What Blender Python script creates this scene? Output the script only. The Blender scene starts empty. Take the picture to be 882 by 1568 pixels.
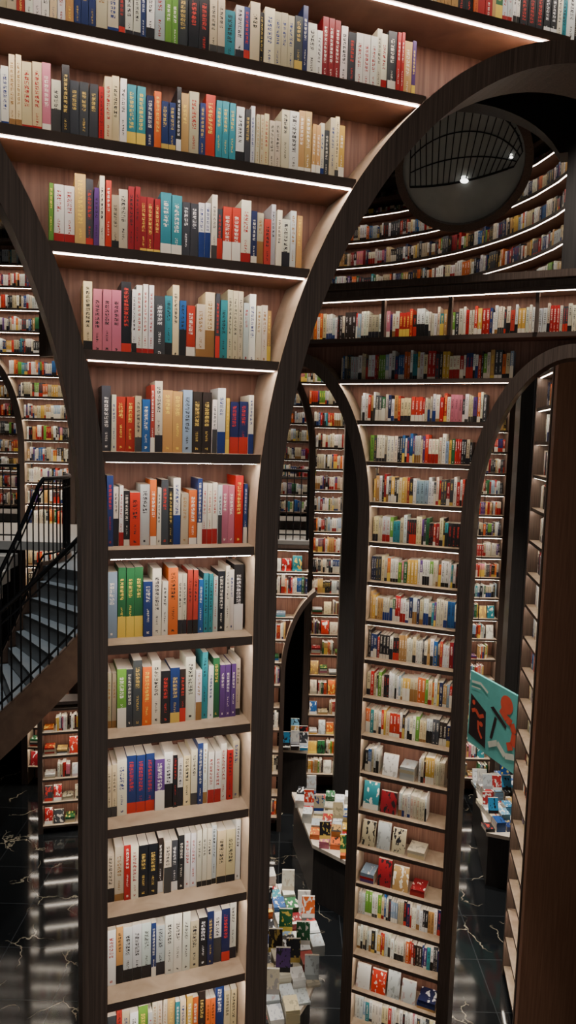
import bpy, math, random
import numpy as np
from mathutils import Matrix, Vector
random.seed(5)
H = 6.1
sc = bpy.context.scene
COL = sc.collection

def lin(c):
    return tuple(((v/255)/12.92 if v/255 <= .04045 else ((v/255+.055)/1.055)**2.4) for v in c)

# ------------------------------------------------------------ materials
def new_mat(name):
    m = bpy.data.materials.new(name); m.use_nodes = True
    nt = m.node_tree
    return m, nt, nt.nodes['Principled BSDF']

def plain(name, c, rough=.5, metal=0.0, bump=0):
    m, nt, b = new_mat(name)
    n = nt.nodes.new('ShaderNodeTexNoise'); n.inputs['Scale'].default_value = 9
    tc = nt.nodes.new('ShaderNodeTexCoord'); nt.links.new(tc.outputs['Object'], n.inputs['Vector'])
    mx = nt.nodes.new('ShaderNodeMix'); mx.data_type = 'RGBA'
    mx.inputs[6].default_value = (*[v*.88 for v in c], 1); mx.inputs[7].default_value = (*[v*1.1 for v in c], 1)
    nt.links.new(n.outputs['Fac'], mx.inputs[0]); nt.links.new(mx.outputs[2], b.inputs['Base Color'])
    b.inputs['Roughness'].default_value = rough; b.inputs['Metallic'].default_value = metal
    return m

def wood(name, c1, c2, rough=.5, sx=40, sz=1.2):
    m, nt, b = new_mat(name)
    tc = nt.nodes.new('ShaderNodeTexCoord'); mp = nt.nodes.new('ShaderNodeMapping')
    mp.inputs['Scale'].default_value = (sx, sx, sz)
    nt.links.new(tc.outputs['Object'], mp.inputs['Vector'])
    n = nt.nodes.new('ShaderNodeTexNoise'); n.inputs['Scale'].default_value = 1.6; n.inputs['Detail'].default_value = 5
    n.inputs['Distortion'].default_value = .6
    nt.links.new(mp.outputs[0], n.inputs['Vector'])
    r = nt.nodes.new('ShaderNodeValToRGB')
    r.color_ramp.elements[0].position = .3; r.color_ramp.elements[0].color = (*c1, 1)
    r.color_ramp.elements[1].position = .7; r.color_ramp.elements[1].color = (*c2, 1)
    nt.links.new(n.outputs['Fac'], r.inputs[0]); nt.links.new(r.outputs[0], b.inputs['Base Color'])
    b.inputs['Roughness'].default_value = rough
    return m

def emis(name, c, s):
    m = bpy.data.materials.new(name); m.use_nodes = True
    nt = m.node_tree; nt.nodes.clear()
    e = nt.nodes.new('ShaderNodeEmission'); o = nt.nodes.new('ShaderNodeOutputMaterial')
    e.inputs[0].default_value = (*c, 1); e.inputs[1].default_value = s
    nt.links.new(e.outputs[0], o.inputs[0])
    return m

M_BACK = wood('warm_brown_veneer', lin((108, 73, 60)), lin((144, 104, 88)), .5)
M_UNDER = wood('shelf_underside_wood', lin((112, 78, 64)), lin((136, 98, 82)), .5, 4, 4)
M_TRIM = wood('dark_walnut_trim', lin((72, 59, 51)), lin((106, 88, 78)), .4, 90, 1.5)
M_FRONT = wood('shelf_edge_wood', lin((78, 63, 55)), lin((100, 82, 72)), .45, 3, 3)
M_PALE = wood('pale_shelf_wood', lin((160, 140, 118)), lin((188, 168, 146)), .5, 6, 6)
M_LED = emis('led_strip_glow', (1, .885, .77), 68)
M_LED2 = emis('led_strip_glow_far', (1, .885, .73), 38)
M_LED3 = emis('led_strip_glow_dim', (1, .88, .75), 15)
M_BLACK = plain('black_metal', (.012, .012, .014), .35, .6)
M_DARK = wood('dark_panel_wood', lin((44, 40, 38)), lin((58, 53, 50)), .45)
M_BROWN = wood('brown_panel_wood', lin((156, 110, 86)), lin((180, 132, 104)), .45)
M_WALLD = plain('dark_wall_paint', (.02, .019, .019), .6)

def book_mat():
    m, nt, b = new_mat('book_spines')
    N = nt.nodes.new; L = nt.links.new
    def attr(n):
        a = N('ShaderNodeAttribute'); a.attribute_name = n; return a
    def math_(op, a, bb=None):
        x = N('ShaderNodeMath'); x.operation = op
        for i, v in enumerate((a, bb)):
            if v is None: continue
            if isinstance(v, (int, float)): x.inputs[i].default_value = v
            else: L(v, x.inputs[i])
        return x.outputs[0]
    base, acc, rnd = attr('base'), attr('acc'), attr('rnd')
    uv = N('ShaderNodeUVMap'); uv.uv_map = 'spine'
    su = N('ShaderNodeSeparateXYZ'); L(uv.outputs[0], su.inputs[0])
    u, v = su.outputs[0], su.outputs[1]
    sr = N('ShaderNodeSeparateColor'); L(rnd.outputs['Color'], sr.inputs[0])
    v0, v1, bl = sr.outputs[0], sr.outputs[1], sr.outputs[2]
    seed = rnd.outputs['Alpha']
    def text(lo, hi, half_w, pitch, cellu, cellv, thr):
        inr = math_('MULTIPLY', math_('GREATER_THAN', v, lo), math_('LESS_THAN', v, hi))
        cen = math_('LESS_THAN', math_('ABSOLUTE', math_('SUBTRACT', u, .5)), half_w)
        chars = math_('LESS_THAN', math_('FRACT', math_('DIVIDE', v, pitch)), .76)
        cu = math_('FLOOR', math_('MULTIPLY', u, cellu)); cv = math_('FLOOR', math_('DIVIDE', v, cellv))
        cb = N('ShaderNodeCombineXYZ'); L(cu, cb.inputs[0]); L(cv, cb.inputs[1]); L(math_('MULTIPLY', seed, 97), cb.inputs[2])
        wn = N('ShaderNodeTexWhiteNoise'); wn.noise_dimensions = '3D'; L(cb.outputs[0], wn.inputs['Vector'])
        return math_('MULTIPLY', math_('MULTIPLY', inr, cen), math_('MULTIPLY', chars, math_('GREATER_THAN', wn.outputs['Value'], thr)))
    g = text(v0, v1, .22, .0150, 12, .0028, .42)
    g2 = math_('MULTIPLY', text(math_('MULTIPLY', v0, .42), math_('MULTIPLY', v0, .8), .12, .009, 11, .0022, .5), math_('GREATER_THAN', seed, .35))
    g3 = text(.012, .024, .14, .012, 9, .003, .3)
    block = math_('MULTIPLY', math_('LESS_THAN', v, bl), math_('GREATER_THAN', v, 0.0))
    cov = math_('GREATER_THAN', u, 1.5)
    cc = N('ShaderNodeCombineXYZ'); L(u, cc.inputs[0]); L(math_('MULTIPLY', v, 4), cc.inputs[1]); L(math_('MULTIPLY', seed, 50), cc.inputs[2])
    nz = N('ShaderNodeTexNoise'); nz.inputs['Scale'].default_value = 4.0; nz.inputs['Detail'].default_value = 2; L(cc.outputs[0], nz.inputs['Vector'])
    art = math_('MULTIPLY', cov, math_('GREATER_THAN', nz.outputs['Fac'], .58))
    mask = math_('MAXIMUM', math_('MAXIMUM', math_('MAXIMUM', g, g2), math_('MAXIMUM', block, g3)), art)
    mx = N('ShaderNodeMix'); mx.data_type = 'RGBA'
    L(mask, mx.inputs[0]); L(base.outputs['Color'], mx.inputs[6]); L(acc.outputs['Color'], mx.inputs[7])
    L(mx.outputs[2], b.inputs['Base Color'])
    b.inputs['Roughness'].default_value = .42
    return m
M_BOOK = book_mat()

def floor_mat():
    m, nt, b = new_mat('black_marble_tiles')
    N = nt.nodes.new; L = nt.links.new
    tc = N('ShaderNodeTexCoord')
    nz = N('ShaderNodeTexNoise'); nz.inputs['Scale'].default_value = 1.3; nz.inputs['Detail'].default_value = 6
    L(tc.outputs['Object'], nz.inputs['Vector'])
    ad = N('ShaderNodeVectorMath'); ad.operation = 'MULTIPLY_ADD'
    L(nz.outputs['Color'], ad.inputs[0]); ad.inputs[1].default_value = (1.3, 1.3, 1.3); L(tc.outputs['Object'], ad.inputs[2])
    vo = N('ShaderNodeTexVoronoi'); vo.feature = 'DISTANCE_TO_EDGE'; vo.inputs['Scale'].default_value = 1.1
    L(ad.outputs[0], vo.inputs['Vector'])
    r = N('ShaderNodeValToRGB'); r.color_ramp.elements[0].position = 0; r.color_ramp.elements[0].color = (1, 1, 1, 1)
    r.color_ramp.elements[1].position = .011; r.color_ramp.elements[1].color = (0, 0, 0, 1)
    L(vo.outputs[0], r.inputs[0])
    n2 = N('ShaderNodeTexNoise'); n2.inputs['Scale'].default_value = 2.2; L(tc.outputs['Object'], n2.inputs['Vector'])
    r2 = N('ShaderNodeValToRGB'); r2.color_ramp.elements[0].position = .48; r2.color_ramp.elements[1].position = .6
    L(n2.outputs['Fac'], r2.inputs[0])
    mu = N('ShaderNodeMath'); mu.operation = 'MULTIPLY'; L(r.outputs[0], mu.inputs[0]); L(r2.outputs[0], mu.inputs[1])
    br = N('ShaderNodeTexBrick'); br.inputs['Scale'].default_value = 1; br.offset = 0
    br.inputs['Brick Width'].default_value = .8; br.inputs['Row Height'].default_value = .8; br.inputs['Mortar Size'].default_value = .006
    br.inputs['Color1'].default_value = (.006, .007, .008, 1); br.inputs['Color2'].default_value = (.009, .010, .011, 1); br.inputs['Mortar'].default_value = (.028, .031, .034, 1)
    L(tc.outputs['Object'], br.inputs['Vector'])
    mx = N('ShaderNodeMix'); mx.data_type = 'RGBA'; L(mu.outputs[0], mx.inputs[0]); L(br.outputs[0], mx.inputs[6]); mx.inputs[7].default_value = (.38, .33, .24, 1)
    L(mx.outputs[2], b.inputs['Base Color']); b.inputs['Roughness'].default_value = .08
    return m
M_FLOOR = floor_mat()
M_CEIL = plain('black_mirror_ceiling', (.14, .14, .145), .06, .9)

# ------------------------------------------------------------ mesh builder
def frame(ox, oy, tx, ty):
    l = math.hypot(tx, ty); tx /= l; ty /= l
    return lambda s, d, z: (ox+s*tx-d*ty, oy+s*ty+d*tx, z+H)
def ring(cx, cy, R, a0):
    return lambda s, d, z: (cx+(R+d)*math.sin(a0+s/R), cy+(R+d)*math.cos(a0+s/R), z+H)
WORLD = lambda x, y, z: (x, y, z+H)

class MB:
    def __init__(s, fn=WORLD): s.v = []; s.f = []; s.m = []; s.fn = fn
    def quad(s, pts, mi=0):
        b = len(s.v); s.v += [s.fn(*p) for p in pts]; s.f.append(tuple(range(b, b+len(pts)))); s.m.append(mi)
    def hexa(s, p, mi=0, mis=None):
        b = len(s.v); s.v += [s.fn(*q) for q in p]
        F = [(0, 1, 5, 4), (1, 2, 6, 5), (2, 3, 7, 6), (3, 0, 4, 7), (4, 5, 6, 7), (3, 2, 1, 0)]  # front,right,back,left,top,bottom
        for i, q in enumerate(F):
            s.f.append(tuple(b+k for k in q)); s.m.append(mis[i] if mis else mi)
    def box(s, s0, s1, d0, d1, z0, z1, mi=0, mis=None, seg=None):
        n = 1 if not seg else max(1, int(math.ceil((s1-s0)/seg)))
        for i in range(n):
            a = s0+(s1-s0)*i/n; b = s0+(s1-s0)*(i+1)/n
            s.hexa([(a, d0, z0), (b, d0, z0), (b, d1, z0), (a, d1, z0), (a, d0, z1), (b, d0, z1), (b, d1, z1), (a, d1, z1)], mi, mis)
    def strip(s, s0, s1, d0, d1, z, seg=None):
        n = 1 if not seg else max(1, int(math.ceil((s1-s0)/seg)))
        for i in range(n):
            a = s0+(s1-s0)*i/n; b = s0+(s1-s0)*(i+1)/n
            s.quad([(a, d1, z), (b, d1, z), (b, d0, z), (a, d0, z)])
    def rod(s, p, q, r, n=6, mi=0):
        p = Vector(s.fn(*p)); q = Vector(s.fn(*q)); ax = (q-p).normalized()
        t = Vector((1, 0, 0)) if abs(ax.x) < .9 else Vector((0, 1, 0))
        e1 = ax.cross(t).normalized(); e2 = ax.cross(e1)
        b = len(s.v)
        for c in (p, q):
            for i in range(n):
                an = 2*math.pi*i/n; s.v.append(tuple(c+r*(math.cos(an)*e1+math.sin(an)*e2)))
        for i in range(n):
            j = (i+1) % n; s.f.append((b+i, b+j, b+n+j, b+n+i)); s.m.append(mi)
        s.f.append(tuple(b+i for i in range(n))); s.m.append(mi)
        s.f.append(tuple(b+n+i for i in reversed(range(n)))); s.m.append(mi)
    def cyl(s, x, y, z0, z1, r0, r1=None, n=20, mi=0):
        r1 = r0 if r1 is None else r1; b = len(s.v)
        for z, r in ((z0, r0), (z1, r1)):
            for i in range(n):
                a = 2*math.pi*i/n; s.v.append(s.fn(x+r*math.cos(a), y+r*math.sin(a), z))
        for i in range(n):
            j = (i+1) % n; s.f.append((b+i, b+j, b+n+j, b+n+i)); s.m.append(mi)
        s.f.append(tuple(b+i for i in reversed(range(n)))); s.m.append(mi)
        s.f.append(tuple(b+n+i for i in range(n))); s.m.append(mi)
    def make(s, name, mats, parent=None):
        me = bpy.data.meshes.new(name); me.from_pydata(s.v, [], s.f)
        for m in mats: me.materials.append(m)
        me.polygons.foreach_set('material_index', s.m); me.update()
        o = bpy.data.objects.new(name, me); COL.objects.link(o)
        if parent: o.parent = parent
        return o
def empty(name):
    o = bpy.data.objects.new(name, None); COL.objects.link(o); return o

class Books:
    def __init__(s, fn=WORLD): s.fn = fn; s.v = []; s.base = []; s.acc = []; s.rnd = []; s.uv = []
    def add(s, p, base, acc, rnd, face=0, cover=False, h=.2, page=(.62, .57, .48)):
        s.v += [s.fn(*q) for q in p]
        for i in range(6):
            pc = base
            if i == 4 and face != 4: pc = page
            if i in (1, 3) and face == 4: pc = page
            s.base += [(*pc, 1)]*4; s.acc += [(*acc, 1)]*4
            s.rnd += [rnd]*4
            if i == face:
                o = 2 if cover else 0
                s.uv += [(o, 0), (o+1, 0), (o+1, h), (o, h)]
            else:
                s.uv += [(0, -1)]*4
    def make(s, name):
        n = len(s.v)//8
        F = [(0, 1, 5, 4), (1, 2, 6, 5), (2, 3, 7, 6), (3, 0, 4, 7), (4, 5, 6, 7), (3, 2, 1, 0)]
        me = bpy.data.meshes.new(name)
        me.from_pydata(s.v, [], [tuple(8*b+k for k in q) for b in range(n) for q in F])
        me.materials.append(M_BOOK)
        for nm, dat in (('base', s.base), ('acc', s.acc), ('rnd', s.rnd)):
            a = me.attributes.new(nm, 'FLOAT_COLOR', 'CORNER')
            a.data.foreach_set('color', np.array(dat, dtype=np.float32).ravel())
        u = me.uv_layers.new(name='spine'); u.data.foreach_set('uv', np.array(s.uv, dtype=np.float32).ravel())
        o = bpy.data.objects.new(name, me); COL.objects.link(o); return o

LIGHT = [(240, 238, 230), (230, 226, 212), (244, 244, 242), (220, 210, 186), (224, 208, 164), (204, 212, 214), (236, 230, 208), (196, 186, 156), (236, 238, 236)]
DARKS = [(28, 28, 32), (24, 36, 84), (44, 34, 30), (18, 22, 30), (58, 62, 70), (28, 52, 110), (60, 64, 70)]
BRIGHT = [(184, 26, 28), (200, 50, 30), (218, 106, 40), (222, 178, 72), (40, 108, 64), (108, 166, 60), (30, 90, 156), (46, 138, 152), (92, 58, 128), (204, 116, 138), (144, 20, 32), (194, 150, 88), (184, 26, 28), (146, 172, 198), (200, 160, 100), (176, 56, 44), (216, 100, 36)]
def pick(p):
    r = random.random()
    if r < p[0]: c = random.choice(LIGHT); k = 0
    elif r < p[0]+p[1]: c = random.choice(DARKS); k = 1
    else: c = random.choice(BRIGHT); k = 2
    j = random.uniform(.9, 1.04); c = lin([min(250, x*j) for x in c])
    if k == 0: a = random.choice([(20, 20, 24), (30, 30, 40), (160, 20, 20), (20, 50, 120), (60, 60, 60), (20, 20, 20), (150, 110, 60)])
    elif k == 1: a = random.choice([(225, 220, 205), (210, 180, 90), (200, 50, 40), (235, 235, 235)])
    else: a = random.choice([(240, 236, 225), (240, 236, 225), (25, 25, 28), (240, 210, 90)])
    return c, lin(a)
def soft(c, a):
    # gentler artwork colour on pale covers
    return tuple(.62*x+.38*y for x, y in zip(c, a)) if sum(c) > 1.5 else a

def fill(B, s0, s1, z, tk=(.016, .040), hh=(.195, .29), d=.09, dep=.14, p=(.5, .2)):
    s = s0+.006
    guard = 0
    while s < s1-tk[0]-.005 and guard < 3000:
        guard += 1
        run = random.choice([1]*13+[2, 2, 2, 3, 3])
        c, a = pick(p); t = random.uniform(*tk); h = random.triangular(hh[0], hh[1], hh[0]+.5*(hh[1]-hh[0])); vs = random.uniform(.35, .6)*h; ve = h*random.uniform(.82, .94)
        if s+t > s1-.004: t = s1-.0045-s
        bl = random.choice([0, 0, 0, 0, .03, .05, .07, .1])*random.uniform(.8, 1.2)
        dd = d+random.uniform(0, .014)
        for _ in range(run):
            if s+t > s1-.004: break
            seed = random.random(); ln = random.uniform(-.002, .004)
            j = random.uniform(-.003, .003)
            P = [(s, dd, z), (s+t, dd, z), (s+t, dd+dep, z), (s, dd+dep, z),
                 (s+max(0, ln), dd, z+h+j), (s+t, dd, z+h+j), (s+t, dd+dep, z+h+j), (s+max(0, ln), dd+dep, z+h+j)]
            c2 = tuple(x*random.uniform(.93, 1.03) for x in c)
            B.add(P, c2, a, (vs*random.uniform(.9, 1.1), ve, bl, seed), h=h)
            s += t+.0012

def display(B, s0, s1, z, clear, p=(.45, .15)):
    s = s0+.02
    guard = 0
    while s < s1-.16 and guard < 500:
        guard += 1
        w = random.uniform(.11, .15); h = min(clear-.03, random.uniform(.18, .25)); c, a = pick(p)
        mode = random.random()
        if mode < .45:
            l = .05
            P = [(s, .05, z), (s+w, .05, z), (s+w, .07, z), (s, .07, z), (s, .05+l, z+h), (s+w, .05+l, z+h), (s+w, .07+l, z+h), (s, .07+l, z+h)]
            B.add(P, c, soft(c, a), (h*.7, h*.9, h*random.choice([0, 0, .2]), random.random()), cover=True, h=h)
            s += w+.02
        elif mode < .68:
            zz = z
            for k in range(random.randint(2, 4)):
                t = random.uniform(.02, .035); c, a = pick(p); e = random.uniform(0, .01)
                P = [(s+e, .04, zz), (s+w+.02, .04, zz), (s+w+.02, .22, zz), (s+e, .22, zz), (s+e, .04, zz+t), (s+w+.02, .04, zz+t), (s+w+.02, .22, zz+t), (s+e, .22, zz+t)]
                B.add(P, c, soft(c, a), (1, 1, 0, random.random()), face=4, cover=True, h=.18); zz += t+.001
            s += w+.05
        else:
            e = min(s+random.uniform(.14, .3), s1-.01); fill(B, s, e, z, hh=(.19, .25), tk=(.012, .03), d=.05, p=p); s = e+.02

# ------------------------------------------------------------ arcade bookcase
def half(ar, z):
    c, a, zc, b = ar
    if z >= zc+b: return None
    return a if z <= zc else a*math.sqrt(max(0, 1-((z-zc)/b)**2))
def intervals(s0, s1, arches, z):
    out = [(s0, s1)]
    for ar in arches:
        h = half(ar, z)
        if h is None: continue
        l, r = ar[0]-h, ar[0]+h; nx = []
        for a, b in out:
            if r <= a or l >= b: nx.append((a, b)); continue
            if l > a: nx.append((a, l))
            if r < b: nx.append((r, b))
        out = nx
    return [(a, b) for a, b in out if b-a > .05]

def arcade(name, fn, s0, s1, zb, zt, arches, levels, depth=.30, th=.036, tw=.095, led=M_LED, unlit=(), rowmode=None, seg=None, bookp=(.5, .2), tk=(.016, .040), hh=(.19, .29), trim_end=True, ledw=.012, front=-.012, topcap=True, under=2):
    par = empty(name)
    bp = MB(fn); n = int((s1-s0)/.04)
    def low(s):
        z = zb
        for c, a, zc, b in arches:
            if abs(s-c) < a-1e-6: z = max(z, zc+b*math.sqrt(1-((s-c)/a)**2))
        return z
    for i in range(n):
        a = s0+(s1-s0)*i/n; b = s0+(s1-s0)*(i+1)/n
        la, lb = low(a), low(b)
        if abs(la-lb) > 1.2:
            la = lb = max(la, lb)
        if la >= zt and lb >= zt: continue
        la = min(la, zt); lb = min(lb, zt)
        bp.quad([(a, depth-.02, la), (b, depth-.02, lb), (b, depth-.02, zt), (a, depth-.02, zt)], 0)
        bp.quad([(b, depth, lb), (a, depth, la), (a, depth, zt), (b, depth, zt)], 1)
    bp.make('back_panel', [M_BACK, M_DARK], par)
    sh = MB(fn); le = MB(fn)
    for i, z in enumerate(levels):
        for a, b in intervals(s0, s1, arches, z-th/2):
            sh.box(a-.004, b+.004, .0, depth-.02, z-th, z, mis=[0, 0, 0, 0, 1, under], seg=seg)
            if i > 0 and i not in unlit:
                le.strip(a+.012, b-.012, .010, .010+ledw, z-th-.003, seg=seg and seg*3)
    sh.make('shelves', [M_FRONT, M_PALE, M_UNDER], par)
    le.make('led_strips', [led], par)
    tr = MB(fn)
    for c, a, zc, b in arches:
        pts = []
        if zb < zc: pts.append((c-a, zb, -1, 0))
        m = 64
        for k in range(m+1):
            t = math.pi-math.pi*k/m
            nx, nz = math.cos(t)/a, math.sin(t)/b; l = math.hypot(nx, nz)
            pts.append((c+a*math.cos(t), zc+b*math.sin(t), nx/l, nz/l))
        if zb < zc: pts.append((c+a, zb, 1, 0))
        pts = [q for q in pts if s0-.12 <= q[0] <= s1+.12 and q[1] < zt+.1]
        for p, q in zip(pts, pts[1:]):
            if abs(p[0]-q[0]) > a: continue
            po = (p[0], p[1]); qo = (q[0], q[1]); pi = (p[0]-p[2]*tw, p[1]-p[3]*tw); qi = (q[0]-q[2]*tw, q[1]-q[3]*tw)
            f, k = front, depth
            tr.quad([(pi[0], f, pi[1]), (po[0], f, po[1]), (qo[0], f, qo[1]), (qi[0], f, qi[1])], 0)
            tr.quad([(pi[0], k, pi[1]), (po[0], k, po[1]), (qo[0], k, qo[1]), (qi[0], k, qi[1])], 0)
            tr.quad([(pi[0], f, pi[1]), (qi[0], f, qi[1]), (qi[0], k, qi[1]), (pi[0], k, pi[1])], 0)
            tr.quad([(po[0], f, po[1]), (qo[0], f, qo[1]), (qo[0], k, qo[1]), (po[0], k, po[1])], 1)
    if trim_end:
        for e, sg in ((s0, -1), (s1, 1)):
            if low(e+(.001 if sg < 0 else -.001)) <= zb+.01:
                tr.box(min(e, e+sg*tw), max(e, e+sg*tw), front, depth, zb, zt, 0)
    if topcap: tr.box(s0, s1, front, depth, zt-.02, zt+.03, 0, seg=seg)
    tr.make('arch_frames', [M_TRIM, M_PALE], par)
    B = Books(fn)
    for i, z in enumerate(levels[:-1] if levels[-1] > zt-.1 else levels):
        clear = (levels[i+1] if i+1 < len(levels) else zt)-z-th
        for a, b in intervals(s0, s1, arches, z):
            md = rowmode(i, z) if rowmode else 's'
            pp = bookp
            if isinstance(md, tuple): md, pp = md
            if md == 's': fill(B, a, b, z, tk=tk, hh=(min(hh[0], clear-.05), min(hh[1], clear-.02)), p=pp)
            elif md == 'd': display(B, a, b, z, clear, p=pp)
    if B.v: B.make('shelved_books')
    return par

# Wall A (near)
fA = frame(-.668, 2.65, .942, .335)
arA = [(2.15, 1.58, -.4, 2.17), (-1.58, 1.58, -.4, 2.17)]
lvA = [-.06+.366*k for k in range(-16, 10)]
arcade('arched_bookcase', fA, -3.6, 4.1, -H, 3.3, arA, [z for z in lvA if z < 3.2], depth=.27)

# Wall B (middle distance)
fB = frame(.722, 6.3, .92, -.391)
arB = [(-.8, .8, -.7, 1.5), (1.593, .8, -.7, 1.5)]
lvB = [-.166+.355*k for k in range(-16, 5)]
def rmB(i, z):
    if i in (6, 7, 8): return ('d', (.94, .03))
    if i == 5: return ('d', (.05, .25))
    if i == 2: return ('d', (.4, .25))
    return 's'
parB = arcade('arched_bookcase', fB, -2.4, 3.2, -H, 1.27, arB, lvB, depth=.26, tw=.105, unlit=(19,), rowmode=rmB, led=M_LED2, tk=(.015, .034), hh=(.18, .26), ledw=.016, bookp=(.5, .2))
mb = MB(fB)
for s in (-2.2, -.62, .05, .62, 1.3, 1.95, 2.7): mb.box(s-.014, s+.014, -.01, .06, lvB[-2], lvB[-1]-.045)
mb.box(-2.4, 3.2, -.06, .30, 1.305, 1.36, 0)
mb.make('parapet_posts', [M_TRIM], parB)

# Upper dark arch panel above B
par = empty('upper_arch_portal'); up = MB(fB)
c0, a0, zc0, b0 = .2, 1.257, 2.0, .78
n = 90
def lowp(s):
    return zc0+b0*math.sqrt(max(0, 1-((s-c0)/a0)**2)) if abs(s-c0) < a0 else 1.36
for i in range(n):
    a = -2.4+5.6*i/n; b = -2.4+5.6*(i+1)/n; la, lb = lowp(a), lowp(b)
    if abs(la-lb) > .5: la = lb = 1.36 if abs((a+b)/2-c0) > a0-.03 else max(la, lb)
    up.hexa([(a, 0, la), (b, 0, lb), (b, .2, lb), (a, .2, la), (a, 0, 3.4), (b, 0, 3.4), (b, .2, 3.4), (a, .2, 3.4)])
up.make('portal_panel', [M_DARK], par)

# Wall C (far arcade)
fC = frame(0, 12, 1, 0)
cols = [-6.47, -4.05, -1.62, .8, 3.23]
arC = [((a+b)/2, .85, -.3, 1.69) for a, b in zip(cols, cols[1:])]
lvC = [-.1+.355*k for k in range(-16, 9)]
def rmC(i, z): return ('d', (.3, .1)) if z < -2.9 else 's'
arcade('arched_bookcase', fC, -6.9, 3.62, -H, 3.1, arC, [z for z in lvC if z < 3.1], depth=.28, tw=.11, rowmode=rmC, led=M_LED2, ledw=.02, tk=(.02, .04), hh=(.18, .25), bookp=(.45, .22))
# shelves on the rear wall of the upper floor
arcade('wall_bookcase', frame(0, 14.5, 1, 0), -8.5, 6.5, -1.5, 3.1, [], [-1.45+.36*k for k in range(13)], depth=.28, led=M_LED3, ledw=.02, tk=(.025, .05), hh=(.18, .25), bookp=(.4, .25))
M_DECK = plain('grey_stone_deck', lin((138, 134, 128)), .4)
mb = MB(); mb.box(-8.8, 6.8, 13.6, 14.89, -1.68, -1.53); mb.make('rear_gallery_deck', [M_DECK])

# lower bookcase with half arch under the far balcony
fF = frame(0, 10.7, 1, 0)
lvF = [-1.62-.355*k for k in range(12, -1, -1)]
arcade('balcony_bookcase', fF, -1.45, .33, -H, -1.60, [(.75, .80, -3.6, 1.45)], lvF, depth=.26, tw=.07, rowmode=lambda i, z: 'd' if i % 2 else 's', led=M_LED2, ledw=.02, bookp=(.4, .2))
fG = frame(-3.62, 10.45, .97, .24)
arcade('low_bookcase', fG, 0, 1.9, -H, -4.05, [], [-5.98+.37*k for k in range(6)], depth=.3, tw=.07, rowmode=lambda i, z: 'd', led=M_LED2, ledw=.02)
# right side bookcase seen edge-on, with big brown end panel
fR = frame(2.64, 7.80, -.13, -.85)
parR = arcade('side_bookcase', fR, .05, .80, -H, 1.2, [], [-5.98+.355*k for k in range(21)], depth=.30, tw=.05, led=M_LED2, ledw=.016, rowmode=lambda i, z: 's', bookp=(.6, .2))
mb = MB(frame(2.505, 6.90, 1, 0)); mb.box(0.0, 1.25, -.04, .04, -H, 1.22)
mb.make('brown_end_panel', [M_BROWN], parR)

# curved upper bookcase
fU = ring(-.5, 7.4, 3.25, -.9)
arcade('curved_bookcase', fU, 0, 3.25*2.75, 1.0, 3.3, [], [1.1+.34*k for k in range(7)], depth=.3, seg=.15, tw=.05, led=M_LED3, ledw=.016, tk=(.02, .04), hh=(.17, .24), bookp=(.38, .35))

def arched_panel(x0, x1, y, zt, name='dark_arched_panel'):
    mb = MB(); r = (x1-x0)/2; xc = (x0+x1)/2
    P = [(x0, -H), (x1, -H)]+[(xc+r*math.cos(math.pi*k/16), zt-r+r*math.sin(math.pi*k/16)*1.6) for k in range(17)]
    mb.quad([(x, y, z) for x, z in P]); mb.quad([(x, y+.25, z) for x, z in reversed(P)])
    for a, b in zip(P, P[1:]+P[:1]): mb.quad([(a[0], y, a[1]), (a[0], y+.25, a[1]), (b[0], y+.25, b[1]), (b[0], y, b[1])])
    mb.make(name, [M_DARK])
arched_panel(.88, 1.27, 11.5, .45)  # dark slab standing in for trim and darkness of the next arch opening
arched_panel(3.64, 3.96, 11.5, 1.5)

# ------------------------------------------------------------ room shell
mb = MB(); mb.box(-9, 7, -3, 15, -H-.1, -H); mb.make('floor', [M_FLOOR])
mb = MB(); mb.box(-9, 7, -3, 15, 3.42, 3.5); mb.make('ceiling', [M_CEIL])
mb = MB(); mb.box(-9, 7, 14.9, 15, -H, 3.42); mb.make('wall_back', [M_WALLD])
mb = MB(); mb.box(-9.1, -9, -3, 15, -H, 3.42); mb.make('wall_left', [M_WALLD])
mb = MB(); mb.box(7, 7.1, -3, 15, -H, 3.42); mb.make('wall_right', [M_WALLD])

# balcony deck
mb = MB()
mb.box(-7, .33, 10.7, 11.98, -1.56, -1.5, 0); mb.box(-7, -1.9, 9.9, 10.7, -1.62, -1.5, 0)
deck = mb.make('balcony_deck', [M_DECK])

def railing(name, path, hgt=1.05, step=.11):
    mb = MB()
    for p, q in zip(path, path[1:]):
        mb.rod((p[0], p[1], p[2]+hgt), (q[0], q[1], q[2]+hgt), .024, 8)
        mb.rod((p[0], p[1], p[2]+hgt-.12), (q[0], q[1], q[2]+hgt-.12), .009, 6)
        mb.rod((p[0], p[1], p[2]+.08), (q[0], q[1], q[2]+.08), .012, 6)
        L = math.dist(p, q); n = max(1, round(L/step))
        for i in range(n):
            t = i/n; x, y, z = [p[k]+(q[k]-p[k])*t for k in range(3)]
            mb.rod((x, y, z), (x, y, z+hgt), .009, 5)
    for x, y, z in (path[0], path[-1]):
        mb.rod((x, y, z), (x, y, z+hgt+.03), .022, 8)
    return mb.make(name, [M_BLACK])
railing('balcony_railing', [(-1.85, 10.78, -1.5), (.3, 10.78, -1.5)])
railing('balcony_railing', [(-6.8, 9.95, -1.5), (-3.75, 9.95, -1.5)])

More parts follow.
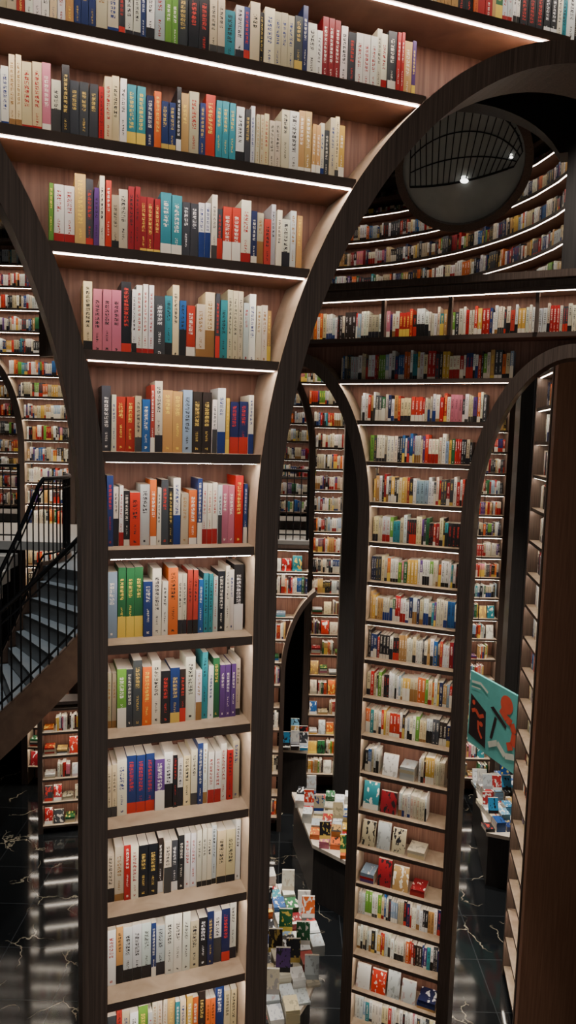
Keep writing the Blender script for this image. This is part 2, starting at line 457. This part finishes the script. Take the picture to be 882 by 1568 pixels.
# curved staircase
CX, CY, RO, RI = -3.6, 8.6, 2.2, .95
def hp(deg, r, z): a = math.radians(deg); return (CX+r*math.cos(a), CY+r*math.sin(a), z)
def hz(deg): return -1.5 if deg >= -31 else -1.5+(deg+31)*.034
st = empty('curved_staircase')
M_TREAD = plain('grey_stone_tread', lin((126, 130, 132)), .35)
M_STRING = wood('brown_stringer', lin((112, 88, 74)), lin((134, 110, 94)), .5, 4, 4)
tr = MB(); nst = 26; dd = (166-31)/nst
for i in range(nst):
    a1 = -31-i*dd; a0_ = a1-dd; z = hz(a1)-.17
    p = [hp(a0_, RO, z-.04), hp(a0_, RI, z-.04), hp(a1, RI, z-.04), hp(a1, RO, z-.04)]
    tr.hexa([p[0], p[1], p[2], p[3]]+[(x, y, z) for x, y, _ in p])
    r_ = [hp(a1, RO, z), hp(a1, RI, z), hp(a1, RI, z+.17), hp(a1, RO, z+.17)]
    tr.quad(r_)
for i in range(11):
    a1 = -31+i*6; a2 = a1+6
    p = [hp(a1, RI, -1.62), hp(a1, RO, -1.62), hp(a2, RO, -1.62), hp(a2, RI, -1.62)]
    tr.hexa(p+[(x, y, -1.502) for x, y, _ in p])
tr.make('treads', [M_TREAD], st)
sg = MB()
for r0, r1 in ((RO, RO+.05), (RI-.05, RI)):
    for i in range(46):
        a1 = -166+i*4.5; a2 = a1+4.5
        z1, z2 = hz(a1), hz(a2)
        lo = .42
        sg.hexa([hp(a1, r1, z1-lo), hp(a2, r1, z2-lo), hp(a2, r0, z2-lo), hp(a1, r0, z1-lo), hp(a1, r1, z1+.04), hp(a2, r1, z2+.04), hp(a2, r0, z2+.04), hp(a1, r0, z1+.04)])
for i in range(30):
    a1 = -166+i*4.5; a2 = a1+4.5; z1, z2 = hz(a1)-.40, hz(a2)-.40
    sg.quad([hp(a1, RO, z1), hp(a1, RI, z1), hp(a2, RI, z2), hp(a2, RO, z2)])
sg.make('stringers', [M_STRING], st)
for r in (RO+.02, RI-.02):
    path = [hp(a, r, hz(a)+.04) for a in np.arange(-164, 40, 4.5)]
    o = railing('railing', path, .95, .115); o.parent = st
mb = MB()
for i in range(6): mb.box(-5.2, -3.75, 9.62-.28*i, 9.9-.28*i, -1.67-.17*i-.17, -1.67-.17*i)
mb.make('short_stair_flight', [M_DECK])

# ------------------------------------------------------------ tables with books
def flat(B, x, y, z, w, l, t, rot, c, a, zsh=0):
    co, si = math.cos(rot), math.sin(rot)
    def q(dx, dy, dz): return (x+dx*co-dy*si, y+dx*si+dy*co, z+dz)
    P = [q(-w/2, -l/2, 0), q(w/2, -l/2, 0), q(w/2, l/2, 0), q(-w/2, l/2, 0)]
    B.add(P+[(X, Y, Z+t) for X, Y, Z in P], c, soft(c, a), (l*.6, l*.85, l*random.choice([0, 0, .2]), random.random()), face=4, cover=True, h=l)

def inside(pt, poly):
    x, y = pt; r = False; j = len(poly)-1
    for i in range(len(poly)):
        xi, yi = poly[i]; xj, yj = poly[j]
        if (yi > y) != (yj > y) and x < (xj-xi)*(y-yi)/(yj-yi)+xi: r = not r
        j = i
    return r
M_TOP = wood('table_top_wood', lin((205, 190, 170)), lin((225, 212, 195)), .4, 5, 5)
def table(name, poly, h, pick_p, dens=.19, rot=0, maxst=4, ang=0, shr=.94, up=.14):
    par = empty(name); mb = MB(); zt = -H+h
    cx = sum(p[0] for p in poly)/len(poly); cy = sum(p[1] for p in poly)/len(poly)
    mb.quad([(x, y, zt) for x, y in poly], 0)
    mb.quad([(x, y, zt-.05) for x, y in reversed(poly)], 0)
    ins = [(cx+(x-cx)*.93, cy+(y-cy)*.93) for x, y in poly]
    for i in range(len(poly)):
        a, b = poly[i], poly[(i+1) % len(poly)]; mb.quad([(*a, zt-.05), (*b, zt-.05), (*b, zt), (*a, zt)], 0)
        a, b = ins[i], ins[(i+1) % len(poly)]; mb.quad([(*a, -H), (*b, -H), (*b, zt-.05), (*a, zt-.05)], 1)
    mb.make('table_body', [M_TOP, M_DARK], par)
    B = Books(); co, si = math.cos(ang), math.sin(ang)
    ins2 = [(cx+(x-cx)*shr, cy+(y-cy)*shr) for x, y in poly]
    for i in range(-18, 19):
        for j in range(-18, 19):
            dx, dy = i*dens, j*dens*1.38
            x, y = cx+dx*co-dy*si, cy+dx*si+dy*co
            if not inside((x, y), ins2): continue
            z = zt+.001; c, a = pick(pick_p); n = random.randint(1, maxst)
            for k in range(n):
                flat(B, x, y, z, .13, .185, .022, ang+random.uniform(-.04, .04), c, a); z += .023
            if random.random() < up:
                c, a = pick(pick_p); w, hh_ = .14, .2
                P = [(x-w/2, y-.02, z), (x+w/2, y-.02, z), (x+w/2, y, z), (x-w/2, y, z), (x-w/2, y+.05, z+hh_), (x+w/2, y+.05, z+hh_), (x+w/2, y+.07, z+hh_), (x-w/2, y+.07, z+hh_)]
                B.add(P, c, soft(c, a), (.1, .16, .04, random.random()), cover=True, h=hh_)
    B.make('stacked_books')
table('book_display_table', [(.17, 10.4), (.44, 9.0), (.92, 8.58), (1.14, 10.35)], .8, (.45, .05), ang=-.12, dens=.142, maxst=6, up=.2)
rt = [(-.62+1.06*math.cos(a), 6.95+1.35*math.sin(a)) for a in np.linspace(0, 2*math.pi, 49)[:-1]]
table('round_display_table', rt, .85, (.58, .14), ang=.2, dens=.145, shr=.98, maxst=7, up=.3)
BLUES = BRIGHT[:]
BRIGHT[:] = [(40, 110, 180), (60, 150, 200), (30, 80, 150), (120, 180, 210), (180, 50, 50), (200, 160, 90)]
table('book_display_table', [(3.1, 11.2), (2.85, 9.4), (3.45, 9.2), (3.85, 9.9), (3.9, 11.2)], .8, (.3, .2), ang=.1, dens=.15, maxst=7, up=.3)
table('book_display_stand', [(-.02, 11.25), (.42, 11.2), (.45, 11.75), (0, 11.8)], 1.1, (.3, .3), dens=.145, maxst=6, up=.5)
BRIGHT[:] = BLUES

# hanging poster
par = empty('hanging_advertising_poster')
fP = frame(3.02, 11.3, .38, -1.1)
mb = MB(fP); mb.box(0, 1.26, 0, .04, -4.80, -3.62); mb.make('board', [plain('teal_poster', lin((112, 200, 194)), .4)], par)
mb = MB(fP); mb.quad([(.03, -.004, -4.66), (.5, -.004, -4.72), (.47, -.004, -4.14), (.05, -.004, -3.98)])
mb.quad([(.58, -.004, -4.02), (.66, -.004, -3.98), (1.0, -.004, -4.16), (.98, -.004, -4.22)]); mb.quad([(.7, -.004, -4.12), (.76, -.004, -4.14), (.66, -.004, -4.5), (.6, -.004, -4.5)])
mb.make('dark_photo', [plain('poster_dark', lin((58, 48, 50)), .4)], par)
mb = MB(fP)
def disc(mb, s, z, rs, rz, d, n=20): mb.quad([(s+rs*math.cos(2*math.pi*i/n), d, z+rz*math.sin(2*math.pi*i/n)) for i in range(n)])
def ribbon(mb, pts, w, d):
    for (a, b), (c, e) in zip(pts, pts[1:]):
        L = math.hypot(c-a, e-b); nx, nz = -(e-b)/L*w, (c-a)/L*w
        mb.quad([(a-nx, d, b-nz), (c-nx, d, e-nz), (c+nx, d, e+nz), (a+nx, d, b+nz)])
disc(mb, .98, -3.84, .15, .14, -.006)
ribbon(mb, [(.84, -3.95), (1.0, -4.05), (1.12, -4.08), (1.2, -4.2), (1.16, -4.4), (1.04, -4.46)], .06, -.0065)
ribbon(mb, [(.1, -4.25), (.2, -4.2), (.3, -4.28), (.42, -4.22)], .03, -.006); ribbon(mb, [(.28, -4.35), (.3, -4.5), (.4, -4.6)], .025, -.006); disc(mb, .14, -4.1, .04, .04, -.006); disc(mb, .36, -4.38, .05, .04, -.006)
mb.make('red_figures', [plain('poster_red', lin((236, 96, 74)), .4)], par)
mb = MB(fP); ribbon(mb, [(.58, -4.62), (.8, -4.5), (1.0, -4.62), (1.22, -4.55)], .045, -.007); ribbon(mb, [(.06, -3.78), (.3, -3.74), (.5, -3.82)], .02, -.007); ribbon(mb, [(.06, -3.86), (.3, -3.83)], .01, -.007); mb.make('pale_shapes', [plain('poster_pale', lin((235, 240, 225)), .4)], par)
mb = MB(fP); mb.rod((.1, .02, -3.62), (.1, .02, 3.42), .004, 5); mb.rod((1.16, .02, -3.62), (1.16, .02, 3.42), .004, 5); mb.make('cables', [M_BLACK], par)

# round ceiling mirror with rim; its reflection is modelled on the disc
par = empty('round_ceiling_mirror')
ctr = Vector((1.68, 7.6, 2.82+H)); nrm = Vector((-.12, -.75, -.66)).normalized()
e1 = Vector((1, 0, 0)); e1 = (e1-nrm*e1.dot(nrm)).normalized(); e2 = nrm.cross(e1)
if e2.z < 0: e2 = -e2
def loc(a, b, c): return tuple(ctr+e1*a+e2*b+nrm*c-Vector((0, 0, H)))
mb = MB(); Rm = .62
mb.quad([loc(Rm*math.cos(t), Rm*math.sin(t), 0) for t in np.linspace(0, 2*math.pi, 49)[:-1]])
mb.make('mirror_disc', [plain('smoky_mirror', lin((225, 232, 226)), .10, .5)], par)
mb = MB(); N_ = 64
for i in range(N_):
    t0, t1 = 2*math.pi*i/N_, 2*math.pi*(i+1)/N_
    for (ra, ca), (rb, cb_) in (((Rm-.02, .05), (Rm+.06, .05)), ((Rm+.06, .05), (Rm+.06, -.08)), ((Rm-.02, .05), (Rm-.02, -.02))):
        mb.quad([loc(ra*math.cos(t0), ra*math.sin(t0), ca), loc(ra*math.cos(t1), ra*math.sin(t1), ca), loc(rb*math.cos(t1), rb*math.sin(t1), cb_), loc(rb*math.cos(t0), rb*math.sin(t0), cb_)])
mb.make('rim', [M_TRIM], par)
mb = MB()  # bars laid over the disc imitate a balustrade reflected in the mirror
for k in range(19):
    f = -1+2*k/18
    x0, y0 = f*.5, -.16+.14*f+.05*f*f; an = math.radians(90-f*72); x1, y1 = .58*math.cos(an), .58*math.sin(an)
    if y1 > y0+.03: mb.rod(loc(x0, y0, .015), loc(x1, y1, .015), .005, 4)
for lv in (0, .33, .66, .95):
    pr = None
    for k in range(19):
        f = -1+2*k/18; x0, y0 = f*.5, -.16+.14*f+.05*f*f; an = math.radians(90-f*72); x1, y1 = .58*math.cos(an), .58*math.sin(an)
        q = loc(x0+(x1-x0)*lv, y0+(y1-y0)*lv, .02)
        if pr: mb.rod(pr, q, .007 if lv else .011, 4)
        pr = q
mb.make('reflected_cage_bars', [M_BLACK], par)
mb = MB()  # glowing discs imitate lamps reflected in the mirror
for cx_, cy_, r_ in ((.04, -.14, .042), (.45, .12, .018)):
    mb.quad([loc(cx_+r_*math.cos(t), cy_+r_*.6*math.sin(t), .035) for t in np.linspace(0, 2*math.pi, 17)[:-1]])
mb.make('reflected_lamp_discs', [emis('reflected_lamp_glow', (1, .95, .9), 5)], par)

# ------------------------------------------------------------ downlights
def downlight(x, y, z, power, size=1.2, col=(1, .93, .85)):
    par = empty('ceiling_downlight')
    mb = MB(); mb.cyl(x, y, z, z+.06, .06, .05); mb.make('housing', [M_BLACK], par)
    l = bpy.data.lights.new('lamp', 'SPOT'); l.energy = power; l.spot_size = size; l.spot_blend = .6; l.shadow_soft_size = .05; l.color = col
    o = bpy.data.objects.new('lamp', l); COL.objects.link(o); o.location = (x, y, z+H-.02); o.parent = par
downlight(.6, 9.6, 3.36, 2100, .7)
downlight(-.1, 6.9, 3.36, 2800, .6)
downlight(2.7, 9.6, 3.36, 2600, .9)
downlight(-3.0, 8.0, 3.36, 650, 1.2, (.86, .94, 1))
downlight(-4.2, 10.4, 3.36, 600, 1.0)
downlight(2.2, 5.0, 3.36, 400, 1.2)

# ------------------------------------------------------------ world
w = bpy.data.worlds.new('World'); sc.world = w; w.use_nodes = True
bg = w.node_tree.nodes['Background']; bg.inputs[0].default_value = (1, .92, .84, 1); bg.inputs[1].default_value = .36

# ------------------------------------------------------------ camera
cd = bpy.data.cameras.new('camera'); cam = bpy.data.objects.new('camera', cd); COL.objects.link(cam)
cd.sensor_fit = 'VERTICAL'; cd.sensor_height = 36; cd.lens = 36*1100/1568; cd.clip_start = .05
U = Vector((.0263, .9947, .0995)).normalized(); f0 = Vector((0, 0, -1)); F = (f0-U*f0.dot(U)).normalized(); R = F.cross(U)
cam.matrix_world = Matrix.Translation((0, 0, H)) @ Matrix((R, F, U)).to_4x4()
sc.camera = cam
